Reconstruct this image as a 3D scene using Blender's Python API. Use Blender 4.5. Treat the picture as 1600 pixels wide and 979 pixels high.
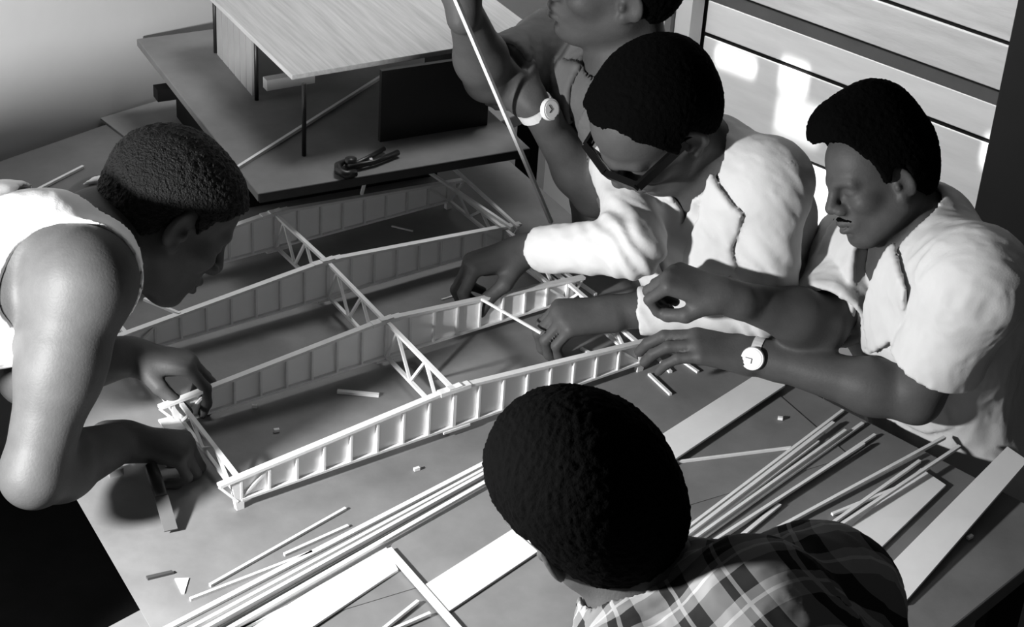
import bpy, math
import numpy as np
from mathutils import Vector, Matrix

for o in list(bpy.data.objects):
    bpy.data.objects.remove(o)
scene = bpy.context.scene
col = scene.collection

# ------------------------------------------------------------------ camera
F = 2972.0                      # focal length in pixels of the 1600 px wide frame
PITCH, ROLL = .5429, .068
CAM = np.array([.1929, -2.6573, 1.7262])
_f = np.array([0, math.cos(PITCH), -math.sin(PITCH)])
_r0 = np.array([1., 0, 0])
_u0 = np.cross(_r0, _f)
RT = math.cos(ROLL) * _r0 + math.sin(ROLL) * _u0
UP = -math.sin(ROLL) * _r0 + math.cos(ROLL) * _u0
cam_d = bpy.data.cameras.new('camera')
cam_d.sensor_width = 36.0
cam_d.lens = F / 1600 * 36.0
cam_d.clip_start = .05
cam = bpy.data.objects.new('camera', cam_d)
cam.matrix_world = Matrix(((RT[0], UP[0], -_f[0], CAM[0]), (RT[1], UP[1], -_f[1], CAM[1]),
                           (RT[2], UP[2], -_f[2], CAM[2]), (0, 0, 0, 1)))
col.objects.link(cam)
scene.camera = cam

# ------------------------------------------------------------------ light
world = bpy.data.worlds.new('world')
scene.world = world
world.use_nodes = True
world.node_tree.nodes['Background'].inputs[0].default_value = (1, 1, 1, 1)
world.node_tree.nodes['Background'].inputs[1].default_value = .05

def lamp(name, kind, loc, energy, size, target=None):
    d = bpy.data.lights.new(name, kind)
    d.energy = energy
    if kind == 'AREA':
        d.shape = 'RECTANGLE'; d.size, d.size_y = size
    else:
        d.shadow_soft_size = size
    o = bpy.data.objects.new(name, d)
    o.location = loc
    if target is not None:
        o.rotation_euler = (Vector(target) - Vector(loc)).to_track_quat('-Z', 'Y').to_euler()
    col.objects.link(o)
    return o
# photographer's flood lamp standing low, left of the camera
lamp('flood_lamp', 'POINT', (-.88, -1.15, .62), 225, .05)
# added fill lamps without a known source: first, over the room's back corner
sk = lamp('back_fill', 'AREA', (-.05, 1.35, 2.1), 8.5, (.9, .6), (-.15, 1.0, 0.))
sk.data.spread = math.radians(90)
sp = lamp('board_fill', 'SPOT', (.05, .75, 1.75), 200, .25, (.95, 1.45, .0))  # added spot that brightens the window boards
sp.data.spot_size = math.radians(50); sp.data.spot_blend = .6

scene.view_settings.view_transform = 'Standard'
scene.view_settings.look = 'None'
scene.view_settings.exposure = 0
scene.view_settings.gamma = 1
scene.view_settings.use_curve_mapping = False

# ------------------------------------------------------------------ helpers
def V(*a): return np.array(a, float)
def nrm(v):
    v = np.asarray(v, float); return v / np.linalg.norm(v)
def ray(x, y): return nrm(RT * (x - 800) / F + UP * (489.5 - y) / F + _f)
def at(x, y, d): return CAM + ray(x, y) * d                # a point d metres from the lens
def on(x, y, z=0.):                                        # a point on a level surface
    r = ray(x, y); return CAM + r * ((z - CAM[2]) / r[2])
def cd(r, u, a): return nrm(RT * r + UP * u + _f * a)      # a direction: right, up, away

MATS = {}
def mat(name, grey, rough=.6, spec=.3, noise=0., nscale=20., stretch=(1, 1, 1), bump=0., bscale=80., emit=0., bdist=.002, sheen=0.):
    if name in MATS: return MATS[name]
    m = bpy.data.materials.new(name); m.use_nodes = True
    nt = m.node_tree; b = nt.nodes['Principled BSDF']
    b.inputs['Base Color'].default_value = (grey, grey, grey, 1)
    b.inputs['Roughness'].default_value = rough
    b.inputs['Specular IOR Level'].default_value = spec
    if sheen: b.inputs['Sheen Weight'].default_value = sheen
    if emit:
        b.inputs['Emission Color'].default_value = (1, 1, 1, 1)
        b.inputs['Emission Strength'].default_value = emit
    if noise or bump:
        tc = nt.nodes.new('ShaderNodeTexCoord'); mp = nt.nodes.new('ShaderNodeMapping')
        mp.inputs['Scale'].default_value = stretch
        nt.links.new(tc.outputs['Object'], mp.inputs[0])
    if noise:
        n = nt.nodes.new('ShaderNodeTexNoise'); n.inputs['Scale'].default_value = nscale
        n.inputs['Detail'].default_value = 6; n.inputs['Roughness'].default_value = .6
        nt.links.new(mp.outputs[0], n.inputs['Vector'])
        r = nt.nodes.new('ShaderNodeMapRange')
        r.inputs[1].default_value = .25; r.inputs[2].default_value = .75
        r.inputs[3].default_value = grey * (1 - noise); r.inputs[4].default_value = grey * (1 + noise)
        nt.links.new(n.outputs[0], r.inputs[0]); nt.links.new(r.outputs[0], b.inputs['Base Color'])
    if bump:
        n2 = nt.nodes.new('ShaderNodeTexNoise'); n2.inputs['Scale'].default_value = bscale
        n2.inputs['Detail'].default_value = 4
        nt.links.new(mp.outputs[0], n2.inputs['Vector'])
        bp = nt.nodes.new('ShaderNodeBump'); bp.inputs['Strength'].default_value = bump
        bp.inputs['Distance'].default_value = bdist
        nt.links.new(n2.outputs[0], bp.inputs['Height']); nt.links.new(bp.outputs[0], b.inputs['Normal'])
    MATS[name] = m
    return m

def mesh_obj(name, verts, faces, m, parent=None, smooth=False, bevel=0., origin=None):
    verts = np.asarray(verts, float).reshape(-1, 3)
    if origin is not None:
        verts = verts - np.asarray(origin, float)
    me = bpy.data.meshes.new(name)
    me.from_pydata(verts.tolist(), [], [list(map(int, f)) for f in faces])
    me.materials.append(m)
    if smooth: me.polygons.foreach_set('use_smooth', [True] * len(me.polygons))
    me.update()
    o = bpy.data.objects.new(name, me); col.objects.link(o)
    if origin is not None: o.location = tuple(origin)
    if parent is not None:
        o.parent = parent
        o.location = tuple((np.asarray(origin) if origin is not None else np.zeros(3)) - world_loc(parent))
    if bevel:
        bv = o.modifiers.new('bevel', 'BEVEL'); bv.width = bevel; bv.segments = 2; bv.limit_method = 'ANGLE'
    return o
def world_loc(o):
    p = np.array(o.location)
    while o.parent is not None:
        o = o.parent; p = p + np.array(o.location)
    return p
def tag(o, label=None, cat=None, group=None, kind=None):
    if label: o['label'] = label
    if cat: o['category'] = cat
    if group: o['group'] = group
    if kind: o['kind'] = kind
    return o
def empty(name, loc, label, cat, group=None):
    o = bpy.data.objects.new(name, None); o.location = tuple(loc); o.empty_display_size = .05
    col.objects.link(o); return tag(o, label, cat, group)
BOXF = [(0, 3, 2, 1), (4, 5, 6, 7), (0, 1, 5, 4), (1, 2, 6, 5), (2, 3, 7, 6), (3, 0, 4, 7)]
def bar_geo(a, b, w, h, up=(0, 0, 1)):
    """square bar from a to b: w wide sideways, h tall along up, centred on a-b"""
    a, b = np.asarray(a, float), np.asarray(b, float)
    d = nrm(b - a); s = np.cross(d, up)
    s = nrm(s) if np.linalg.norm(s) > 1e-6 else nrm(np.cross(d, (1, 0, 0)))
    u = np.cross(s, d)
    v = []
    for p in (a, b):
        for i, j in ((-1, -1), (1, -1), (1, 1), (-1, 1)):
            v.append(p + s * i * w / 2 + u * j * h / 2)
    return np.array(v), [(0, 1, 2, 3), (7, 6, 5, 4), (0, 4, 5, 1), (1, 5, 6, 2), (2, 6, 7, 3), (3, 7, 4, 0)]
def bar(name, a, b, w, h, m, parent=None, up=(0, 0, 1), bevel=0.):
    v, f = bar_geo(a, b, w, h, up)
    return mesh_obj(name, v, f, m, parent, bevel=bevel, origin=v.mean(0))
def prism_geo(poly, z0, z1):
    n = len(poly); v = [(p[0], p[1], z0) for p in poly] + [(p[0], p[1], z1) for p in poly]
    a = sum(poly[i][0] * poly[(i + 1) % n][1] - poly[(i + 1) % n][0] * poly[i][1] for i in range(n))
    f = [tuple(range(n - 1, -1, -1)), tuple(range(n, 2 * n))] + [(i, (i + 1) % n, n + (i + 1) % n, n + i) for i in range(n)]
    if a < 0: f = [tuple(reversed(q)) for q in f]
    return np.array(v, float), f
def prism(name, poly, z0, z1, m, parent=None, bevel=0.):
    v, f = prism_geo(poly, z0, z1)
    return mesh_obj(name, v, f, m, parent, bevel=bevel, origin=v.mean(0))
def slab(name, P, e1, e2, n, l1, l2, t, m, parent=None, bevel=0.):
    """box with corner P, edges e1*l1, e2*l2, thickness t along n"""
    P = np.asarray(P, float); e1, e2, n = map(np.asarray, (e1, e2, n))
    v = []
    for k in (0, t):
        for a_, b_ in ((0, 0), (l1, 0), (l1, l2), (0, l2)):
            v.append(P + e1 * a_ + e2 * b_ + n * k)
    f = BOXF if np.dot(np.cross(e1, e2), n) > 0 else [tuple(reversed(q)) for q in BOXF]
    return mesh_obj(name, v, f, m, parent, bevel=bevel, origin=np.mean(v, 0))
def tube_geo(path, r, n=8):
    path = np.asarray(path, float); rr = np.broadcast_to(r, (len(path),)); v = []; f = []
    t = np.gradient(path, axis=0); ref = V(0, 0, 1)
    for i, p in enumerate(path):
        d = nrm(t[i]); s = np.cross(d, ref)
        s = nrm(s) if np.linalg.norm(s) > .05 else nrm(np.cross(d, (1, 0, 0)))
        u = np.cross(s, d)
        for k in range(n):
            a = 2 * math.pi * k / n; v.append(p + (s * math.cos(a) + u * math.sin(a)) * rr[i])
    for i in range(len(path) - 1):
        for k in range(n):
            f.append((i * n + k, i * n + (k + 1) % n, (i + 1) * n + (k + 1) % n, (i + 1) * n + k))
    f.append(tuple(range(n - 1, -1, -1))); f.append(tuple(range((len(path) - 1) * n, len(path) * n)))
    return np.array(v), f
def tube(name, path, r, m, parent=None, n=8):
    v, f = tube_geo(path, r, n)
    return mesh_obj(name, v, f, m, parent, smooth=True, origin=v.mean(0))
def lerp(a, b, t): return np.asarray(a, float) * (1 - t) + np.asarray(b, float) * t

# ------------------------------------------------------------------ materials
wood_table = mat('table_board', .17, .55, .3, .22, 9, (1, 1, 1), .15, 60)
wood_table2 = mat('table_top', .16, .55, .3, .25, 6, (1, 1, 1), .15, 50)
balsa = mat('balsa', .74, .6, .25, .08, 40)
balsa_dim = mat('balsa_strip', .66, .6, .25, .1, 30)
card = mat('white_card', .86, .6, .2, .03, 20)
plank_m = mat('pale_plank', .78, .55, .25, .06, 14)
dark = mat('dark_void', .012, .7, .2)
black_m = mat('black_paint', .012, .45, .4)
iron = mat('black_iron', .012, .4, .5)
wall_m = mat('wall_plaster', .50, .8, .15, .06, 3, (1, 1, 1), .1, 60)
floor_m = mat('floor_dark', .02, .8, .2, .3, 8)
# ------------------------------------------------------------------ the room
FLOOR = -.75
a49, a40 = math.radians(49.5), math.radians(-40)
Wd = V(math.cos(a49), math.sin(a49), 0); Wn = V(Wd[1], -Wd[0], 0)      # left wall: along, into the room
Vd = V(math.cos(a40), math.sin(a40), 0); Vn = V(Vd[1], -Vd[0], 0)      # window wall: along, into the room
Z = V(0, 0, 1)
W0 = V(-.835, .679, 0); V0 = V(.216, 1.909, 0)
slab('floor', V(-3.5, -3.6, FLOOR - .05), V(1, 0, 0), V(0, 1, 0), Z, 7.5, 7.5, .05, floor_m)['kind'] = 'structure'
wl = slab('wall_left', W0 - Wd * 1.6 + V(0, 0, FLOOR), Wd, Z, -Wn, 3.28, 2.4, .1, wall_m)
wl['kind'] = 'structure'

# window wall: painted boards stacked between a jamb and a dark door post, a bright opening below
board_m = mat('window_board', .75, .35, .4, .10, 5, (1, 1, 6), .08, 40)
board_w = mat('window_board_grain', .60, .5, .3, .18, 5, (1.2, 1.2, 9), .15, 40)
band_m = mat('window_rail', .10, .6, .3, .2, 10)
wall_w = mat('wall_pale', .62, .7, .2, .05, 3)
def ww(s, z, d=0.): return V0 + Vd * s + Z * z + Vn * d
wv = slab('wall_back', ww(-.3, FLOOR, -.06), Vd, Z, -Vn, .70, 2.4, .1, wall_w); wv['kind'] = 'structure'
wr = slab('wall_window', ww(.40, FLOOR, -.08), Vd, Z, -Vn, .95, 2.4, .08, dark); wr['kind'] = 'structure'
slab('apron', ww(.40, FLOOR, -.08), Vd, Z, Vn, .95, .14, .06, wall_w, wr)
win = slab('window_1', ww(.395, -.552, -.06), Vd, Z, Vn, .93, .066, .075, mat('window_sill', .26, .5, .3, .1, 8))
win['kind'] = 'structure'
slab('jamb', ww(.392, -.485, -.06), Vd, Z, Vn, .018, 1.6, .065, mat('jamb_dark', .16, .6), win)
slab('jamb', ww(.412, -.485, -.06), Vd, Z, Vn, .045, 1.6, .05, wall_w, win)
slab('pane', ww(.457, -.485, -.08), Vd, Z, Vn, .86, .205, .008, mat('lit_pane', .8, .4, .3, emit=1.3), win)
for z0, z1, m_, dd in ((-.271, -.062, board_m, 0), (-.052, .030, board_m, 0), (.068, .171, board_w, .004), (.180, .40, board_w, 0), (.408, .62, board_w, 0), (.628, .9, board_w, 0)):
    slab('board', ww(.457, z0, -.08), Vd, Z, Vn, .86, z1 - z0, .005 + dd, m_, win, bevel=.002)
slab('rail', ww(.457, .031, -.08), Vd, Z, Vn, .86, .036, .004, band_m, win)
for s0, s1_, z0, z1 in ((.50, .613, -.047, -.012), (.688, .762, -.050, .022), (.690, .815, -.165, -.066), (1.235, 1.30, -.045, .02)):
    c_ = ww((s0 + s1_) / 2, (z0 + z1) / 2, -.03)            # added narrow lamps near the wall, each throws one bright rectangle
    b_ = lamp('patch_lamp', 'AREA', c_ + Vn * .42 + Z * .62, .045, (s1_ - s0, (z1 - z0) * .56), c_)
    b_.data.spread = math.radians(2.5)
wd = slab('wall_right', ww(1.307, FLOOR, .012), Vd, Z, Vn, 1.0, 2.4, .05, mat('dark_post', .022, .6, .3, .1, 6))
wd['kind'] = 'structure'

# ------------------------------------------------------------------ tables
def legged(t, pts, z1, m):
    for p in pts: bar('leg', (p[0], p[1], FLOOR), (p[0], p[1], z1), .05, .05, m, t)
TA = -.0012                                  # top of the tables, the hardboard lies on them
aT = math.radians(48); T1 = V(math.cos(aT), math.sin(aT), 0); T2 = V(T1[1], -T1[0], 0)   # along / towards the near right
# near table: left long edge through the visible corner, far end beside the man in the short-sleeved shirt
PB = V(-.290, -.646, 0); far = V(.768, -.041, 0)
s1 = np.dot(far - PB, T1)
near_t = empty('work_table', PB + T1 * (s1 - 1.0) + T2 * .39 + V(0, 0, FLOOR), 'near wooden work table under the loose sticks and white planks', 'table')
c0 = PB + T1 * (s1 - 1.75)
slab('table_top', c0 + Z * (TA - .03), T1, T2, Z, 1.75, .79, .03, wood_table2, near_t, bevel=.003)
bar('apron', c0 + T1 * .1 + T2 * .73 + Z * -.075, c0 + T1 * 1.65 + T2 * .73 + Z * -.075, .02, .08, dark, near_t)
bar('apron', c0 + T1 * 1.68 + T2 * .06 + Z * -.075, c0 + T1 * 1.68 + T2 * .73 + Z * -.075, .02, .08, dark, near_t)
legged(near_t, [(c0 + T1 * i + T2 * j)[:2] for i in (.06, 1.69) for j in (.06, .73)], TA - .03, dark)
# far table against the left wall
far_t = empty('work_table', W0 + Wd * .2 + Wn * .3 + V(0, 0, FLOOR), 'far wooden work table against the grey wall under the model house', 'table')
c1 = W0 - Wd * .75 + Wn * .024
slab('table_top', c1 + Z * (TA - .03), Wd, Wn, Z, 1.85, .52, .03, wood_table2, far_t, bevel=.003)
legged(far_t, [(c1 + Wd * i + Wn * j)[:2] for i in (.06, 1.78) for j in (.06, .46)], TA - .03, dark)
# hardboard bridging both, the model frame stands on it
aA = math.radians(31); A1 = V(math.cos(aA), math.sin(aA), 0); A2 = V(-A1[1], A1[0], 0)
cA = V(-.290, -.646, 0) - A2 * .12
hb = slab('drawing_board', cA + Z * TA, A1, A2, Z, 1.135, 1.17, .0012, wood_table)
tag(hb, 'large thin dark hardboard sheet under the white model frame', 'board')
# small sheet on the far table
q = [on(157, 187, TA), on(255, 262, TA), on(400, 205, TA), on(285, 148, TA)]
tag(prism('cardboard_sheet', [p[:2] for p in q], TA, TA + .004, mat('small_sheet', .27, .6, .2, .15, 12)), 'small thin board lying on the far table beside the wall', 'board')

# ------------------------------------------------------------------ model frame of tapered girders
N_BAY = 16; L = .75
TOP_E, TOP_M, BOT = .054, .088, .015
ang = math.radians(36.9); GU = V(math.cos(ang), math.sin(ang), 0); GV = V(-GU[1], GU[0], 0)
gm = [V(.111, -.180, 0), V(-.013, .010, 0), V(-.131, .191, 0), V(-.245, .352, 0)]
frame = empty('balsa_model', gm[1] , 'white balsa model frame of four tapered panelled girders joined by little trusses', 'model')
def g_top(u): return TOP_M + (TOP_E - TOP_M) * abs(u) / (L / 2)
for k, c in enumerate(gm):
    cw = c - gm[1]
    g = empty('girder', c, None, None); g.parent = frame; g.location = tuple(cw)
    ch = mesh_obj  # chords
    for s in (-1, 1):
        a_, b_ = c + GU * (-.012 * s) + Z * (TOP_M + .0025), c + GU * s * (L / 2 + .035) + Z * (g_top(L / 2 + .035) + .0025)
        bar('top_chord', a_, b_, .011, .005, balsa, g)
    bar('splice', c - GU * .028 + Z * (TOP_M - .001), c + GU * .028 + Z * (TOP_M - .001), .013, .007, balsa, g)
    bar('bottom_chord', c - GU * L / 2 + Z * (BOT + .002), c + GU * L / 2 + Z * (BOT + .002), .010, .004, balsa, g)
    bw = L / N_BAY
    for i in range(N_BAY):
        u0, u1 = -L / 2 + i * bw + .001, -L / 2 + (i + 1) * bw - .001
        v = []
        for y in (.0012, .0028):
            for (u, z) in ((u0, BOT + .004), (u1, BOT + .004), (u1, g_top(u1)), (u0, g_top(u0))):
                v.append(c + GU * u + GV * y + Z * z)
        mesh_obj('panel', v, [tuple(reversed(f_)) for f_ in BOXF], card, g, origin=np.mean(v, 0))
    for i in range(N_BAY + 1):
        u = -L / 2 + i * bw
        wdt = .006 if i == N_BAY // 2 else .0035
        a_ = c + GU * u - GV * .0018 + Z * (BOT + .004); b_ = c + GU * u - GV * .0018 + Z * g_top(u)
        bar('rib', a_, b_, wdt, .0055, balsa, g, up=GV)
    for s in (-1, 1):
        e = s * L / 2; e2 = s * (L / 2 - bw)
        bar('end_brace', c + GU * e - GV * .002 + Z * (BOT + .004), c + GU * e2 - GV * .002 + Z * (g_top(e2) - .002), .003, .004, balsa, g)
        # gusset and foot
        fz = 0.
        fv = [c + GU * (e - s * .004) - GV * .004 + Z * 0, c + GU * (e + s * .008) - GV * .004 + Z * 0,
              c + GU * (e + s * .016) - GV * .004 + Z * TOP_E, c + GU * (e - s * .004) - GV * .004 + Z * TOP_E]
        fv = fv + [p + GV * .009 for p in fv]
        mesh_obj('foot', fv, BOXF if s < 0 else [tuple(reversed(f_)) for f_ in BOXF], balsa, g, origin=np.mean(fv, 0))
        bar('strut', c + GU * (e + s * .034) + Z * (TOP_E - .004), c + GU * (e + s * .006) - GV * .003 + Z * .016, .003, .004, balsa, g)
    bar('bottom_cap', c - GU * .02 - GV * .001 + Z * (BOT - .002), c + GU * .03 - GV * .001 + Z * (BOT - .002), .011, .004, balsa, g)
for k in range(3):
    for u, hz in ((0, TOP_M), (-L / 2, TOP_E), (L / 2, TOP_E)):
        p, q_ = gm[k] + GU * u, gm[k + 1] + GU * u
        p = p + GV * .006; q_ = q_ - GV * .006
        t = empty('cross_truss', lerp(p, q_, .5), None, None); t.parent = frame; t.location = tuple(lerp(p, q_, .5) - gm[1])
        zt, zb = hz - .003, BOT + .004
        bar('top_chord', p + Z * zt, q_ + Z * zt, .007, .005, balsa, t)
        bar('bottom_chord', p + Z * zb, q_ + Z * zb, .006, .005, balsa, t)
        xs = [0, .16, .40, .62, .85, 1]
        zs = [zt, zb, zt, zb, zt, zb]
        for i in range(5):
            w_ = .0045
            bar('diagonal', lerp(p, q_, xs[i]) + Z * zs[i], lerp(p, q_, xs[i + 1]) + Z * zs[i + 1], w_, w_, balsa, t)

# ------------------------------------------------------------------ model house on its raised platform
pz = .160
aP = math.radians(28.4); P1d = V(math.cos(aP), math.sin(aP), 0); P2d = V(-P1d[1], P1d[0], 0)
pc = on(403, 303, pz)
roof_wood = mat('roof_veneer', .42, .5, .35, .22, 7, (1, 1, 1), .1, 60)
nt = roof_wood.node_tree
for n_ in nt.nodes:
    if n_.type == 'MAPPING':
        n_.vector_type = 'TEXTURE'
        n_.inputs['Rotation'].default_value = (0, 0, math.radians(121)); n_.inputs['Scale'].default_value = (1.1, .05, .05)
plat_m = mat('platform_board', .17, .55, .3, .2, 10)
house = empty('model_house', pc + P1d * .25 + P2d * .3 - Z * pz, 'architectural model house with flat wood-grained roof raised on a platform', 'model')
slab('platform', pc - Z * .016, P1d, P2d, Z, .535, .72, .016, plat_m, house, bevel=.002)
bar('edge_shade', pc + P1d * .002 - P2d * .0015 - Z * .008, pc + P1d * .533 - P2d * .0015 - Z * .008, .003, .017, black_m, house)  # black strip stands in for shade on the platform's near edge
slab('base', pc + P1d * .06 + P2d * .24 + Z * (TA - pz), P1d, P2d, Z, .40, .42, pz - .016 - TA, dark, house)
bar('base_beam', on(243, 146, .1) , on(243, 146, .1) + P1d * .16, .03, .025, dark, house)
rz = .313
rc = on(456, 117, rz); aR = math.radians(31.0); R1 = V(math.cos(aR), math.sin(aR), 0); R2 = V(-R1[1], R1[0], 0)
slab('roof', rc - Z * .010, R1, R2, Z, .515, .52, .010, roof_wood, house, bevel=.001)
for (bx, by) in ((475, 243), (401, 156), (337, 82)):
    b_ = on(bx, by, pz)
    tube('column', [b_, V(b_[0], b_[1], rz - .010)], .0042, black_m, house, 10)
# pale panelled wall between the rear columns
w_a, w_b = on(341, 84, pz), on(397, 150, pz)
n_p = 6
for i in range(n_p):
    p0, p1 = lerp(w_a, w_b, i / n_p + .01), lerp(w_a, w_b, (i + 1) / n_p - .01)
    v, f = bar_geo(p0 + Z * .058, p1 + Z * .058, .006, .116)
    mesh_obj('wall_panel', v, f, mat('house_panel', .30, .5, .3, .1, 10), house, origin=v.mean(0))
bx0 = on(594, 222, pz); bx1 = on(749, 197, pz)
bd = nrm(bx1 - bx0); bn = V(-bd[1], bd[0], 0)
wl_ = np.linalg.norm(bx1 - bx0)
slab('dark_wall', bx0, bd, bn, Z, wl_, .010, rz - .010 - pz, black_m, house)
slab('dark_wall', bx0 + bd * (wl_ - .012) + bn * .0105, bd, bn, Z, .012, .22, rz - .010 - pz, black_m, house)
slab('dark_step', bx0 + bd * (np.linalg.norm(bx1 - bx0) + .0005), bd, bn, Z, .016, .1, .05, black_m, house)
sb = on(414, 131, pz + .03)
bar('beam', sb, sb + R1 * .10, .02, .022, mat('house_beam', .6, .6), house)

# pincers lying on the platform
pin = empty('pincers', on(565, 262, pz), 'black iron pincers lying open on the house platform', 'pincers')
h0 = on(545, 262, pz + .008)
tube('handle', [h0, on(575, 247, pz + .008), on(600, 232, pz + .008)], [.006, .005, .0045], iron, pin)
tube('handle', [h0 + V(0, 0, .001), on(585, 253, pz + .008), on(622, 238, pz + .008)], [.006, .005, .0055], iron, pin)
tube('jaw', [on(556, 270, pz + .009), on(540, 273, pz + .010), on(529, 267, pz + .010), on(528, 258, pz + .010), on(540, 251, pz + .009)], [.007, .008, .008, .007, .004], iron, pin, 10)
tube('rivet', [on(548, 260, pz + .003), on(548, 260, pz + .003) + Z * .016], .011, iron, pin, 14)

# ------------------------------------------------------------------ sticks, strips and planks
G0 = 0.0
def stick(p0, p1, w, h, label, group=None, z0=None, z1=None, m=None, name='balsa_stick', cat='stick'):
    """p0,p1 pixels on the level z0/z1 (underside), or 3-D points"""
    def P(p, z): return np.asarray(p, float) if len(p) == 3 else on(p[0], p[1], z + h / 2) 
    a_, b_ = P(p0, z0 or 0), P(p1, (z0 or 0) if z1 is None else z1)
    o = bar(name, a_, b_, w, h, m or balsa)
    return tag(o, label, cat, group)
ORD = ['first', 'second', 'third', 'fourth', 'fifth', 'sixth', 'seventh']
LB = 'pale stick in the long bundle left of the plaid shirt, %s from the frame side'
lb = 'balsa bundle at lower left'
stick((328, 914), (540, 794), .0045, .0045, 'lone balsa stick above the long bundle, nearest the model frame', z0=G0)
stick((444, 866), (544, 821), .0050, .004, 'short grey balsa stick beside the top of the long bundle', z0=G0, m=balsa_dim)
stick((297, 936), (488, 862), .0045, .0045, 'slim balsa stick splaying out left of the long bundle', z0=G0)
for i, (p0, p1, w) in enumerate([((225, 1000), (772, 716), .008), ((262, 1000), (774, 724), .0055), ((325, 982), (775, 732), .006), ((340, 992), (778, 742), .007), ((372, 985), (780, 751), .005), ((250, 1020), (760, 738), .006), ((330, 1004), (450, 948), .004)]):
    stick(p0, p1, w, .0045, LB % ORD[(0, 1, 3, 4, 5, 2, 6)[i]], lb, z0=G0 + .005 * (i % 2) + (.004 if i % 2 else 0), m=balsa if i % 3 else card)
RB = 'thin stick in the bundle right of the plaid man\'s head, %s from the long plank'
rb = 'balsa bundle at right'
RS = [((1064, 832), (1317, 641), .005), ((1067, 840), (1302, 660), .006), ((1069, 846), (1278, 689), .006), ((1071, 851), (1321, 672), .005),
      ((1073, 857), (1348, 661), .006), ((1040, 893), (1350, 693), .005), ((1050, 892), (1367, 679), .005)]
for i, (p0, p1, w) in enumerate(RS):
    stick(p0, p1, w, .0045, RB % ORD[i], rb, z0=G0 + .0048 * (i % 2))
stick((1052, 722), (1236, 699), .004, .004, 'thin stick lying askew above the right bundle, touching the white plank', z0=G0 + .0005)
stick((1090, 893), (1218, 788), .0065, .004, 'short stick with blunt end between the two stick groups at right', z0=G0)
stick((1110, 882), (1476, 683), .0055, .005, 'long single stick right of the bundle, its end past the table edge', z0=G0, z1=G0 + .006)
stick((1235, 864), (1437, 720), .0055, .005, 'stick beside the short white plank, ending near its corner', z0=G0)
stick((1262, 854), (1499, 697), .0055, .005, 'stick running over the corner of the short white plank', z0=G0 + .006, z1=G0 + .012)
stick((1300, 803), (1396, 764), .005, .004, 'short stick tucked under the left edge of the short plank', z0=G0)
def plank(pts, z, t, label, m=None):
    zz = z if isinstance(z, (list, tuple)) else [z] * 4
    lo = [on(p[0], p[1], zz[i] + t) - Z * t for i, p in enumerate(pts)]
    hi = [p + Z * t for p in lo]
    v = np.array(lo + hi)
    a = np.cross(v[1] - v[0], v[2] - v[0])[2]
    o = mesh_obj('balsa_plank', v, BOXF if a > 0 else [tuple(reversed(f_)) for f_ in BOXF], m or plank_m, origin=v.mean(0))
    return tag(o, label, 'plank', 'white balsa planks')
# thin board with a rounded corner
bz = G0 + .006
e0 = on(606, 852, bz); ea = nrm(on(718, 979, bz) - e0); eb = nrm(on(775, 757, bz) - e0)
rr = .012
pl = [e0 + eb * rr, *[e0 + ea * rr * (1 - math.cos(t)) * 1.0 + eb * rr * (1 - math.sin(t)) for t in np.linspace(.2, 1.37, 5)], e0 + ea * rr]
outline = [p[:2] for p in pl] + [(e0 + ea * .33)[:2], (e0 + ea * .33 + eb * .27)[:2], (e0 + eb * .27)[:2]]
db = empty('drawing_slab', e0 + ea * .15 + eb * .13, 'rounded-corner wooden board under the long white plank at bottom centre', 'board')
prism('slab', outline, G0, bz, mat('slab_wood', .21, .5, .3, .2, 10), db)
bar('edge_strip', e0 + ea * .01 - eb * .0045 + Z * .001, e0 + ea * .33 - eb * .0045 + Z * .001, .008, .009, balsa, db)
plank([(662, 914), (697, 957), (1227, 601), (1190, 579)], bz, .004, 'longest white plank running under the plaid man\'s head')
plank([(1439, 731), (1478, 757), (1340, 890), (1286, 858)], G0, .004, 'short white plank emerging from the plaid shoulder, inner of two')
plank([(1574, 697), (1606, 719), (1412, 942), (1370, 902)], [G0 + .016, G0 + .016, G0, G0], .005, 'white plank at the right edge, outermost over the table corner')
plank([(372, 994), (600, 848), (622, 889), (465, 994)], G0, .004, 'wide white plank below the stick bundle at bottom left')
plank([(840, 990), (915, 936), (960, 960), (890, 1010)], G0, .004, 'end of a white plank below the plaid man\'s neck')
stick((596, 985), (653, 939), .005, .005, 'short stick leaning at the rounded board, upper one', z0=G0)
stick((615, 983), (672, 958), .005, .005, 'short stick leaning at the rounded board, lower one', z0=G0)

# loose pieces round the frame
loose = [((1022, 553), (1048, 581), .006, .004, 'short loose stick just right of the frame corner, half under the hand'),
         ((1047, 550), (1091, 581), .005, .004, 'loose stick poking out under the watch hand'),
         ((1103, 553), (1130, 572), .004, .004, 'left one of a pair of short sticks beside the wristwatch'),
         ((1116, 552), (1137, 569), .004, .004, 'right one of a pair of short sticks beside the wristwatch'),
         ((1014, 584), (1048, 616), .005, .004, 'loose short stick below the frame corner, nearest the dark head'),
         ((527, 611), (592, 617), .007, .005, 'small white stick lying inside the front bay of the frame'),
         ((953, 516), (972, 537), .006, .004, 'short strip below the white cuff, left one'),
         ((969, 512), (987, 531), .006, .004, 'short strip below the white cuff, right one'),
         ((908, 544), (924, 553), .006, .004, 'tiny strip end under the fingers at the front girder'),
         ((806, 409), (853, 444), .005, .004, 'strip behind the second girder, nearest the pinching hand'),
         ((828, 405), (876, 441), .005, .004, 'strip behind the second girder, second from the pinching hand'),
         ((845, 416), (880, 443), .005, .004, 'strip behind the second girder, third from the pinching hand'),
         ((862, 412), (931, 460), .006, .005, 'longest strip behind the second girder beside the white sleeve'),
         ((612, 353), (645, 361), .003, .002, 'thin shaving on the board inside the rear bay'),
         ((690, 468), (730, 455), .003, .002, 'grey sliver inside the middle bay near the pinching hand')]
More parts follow.
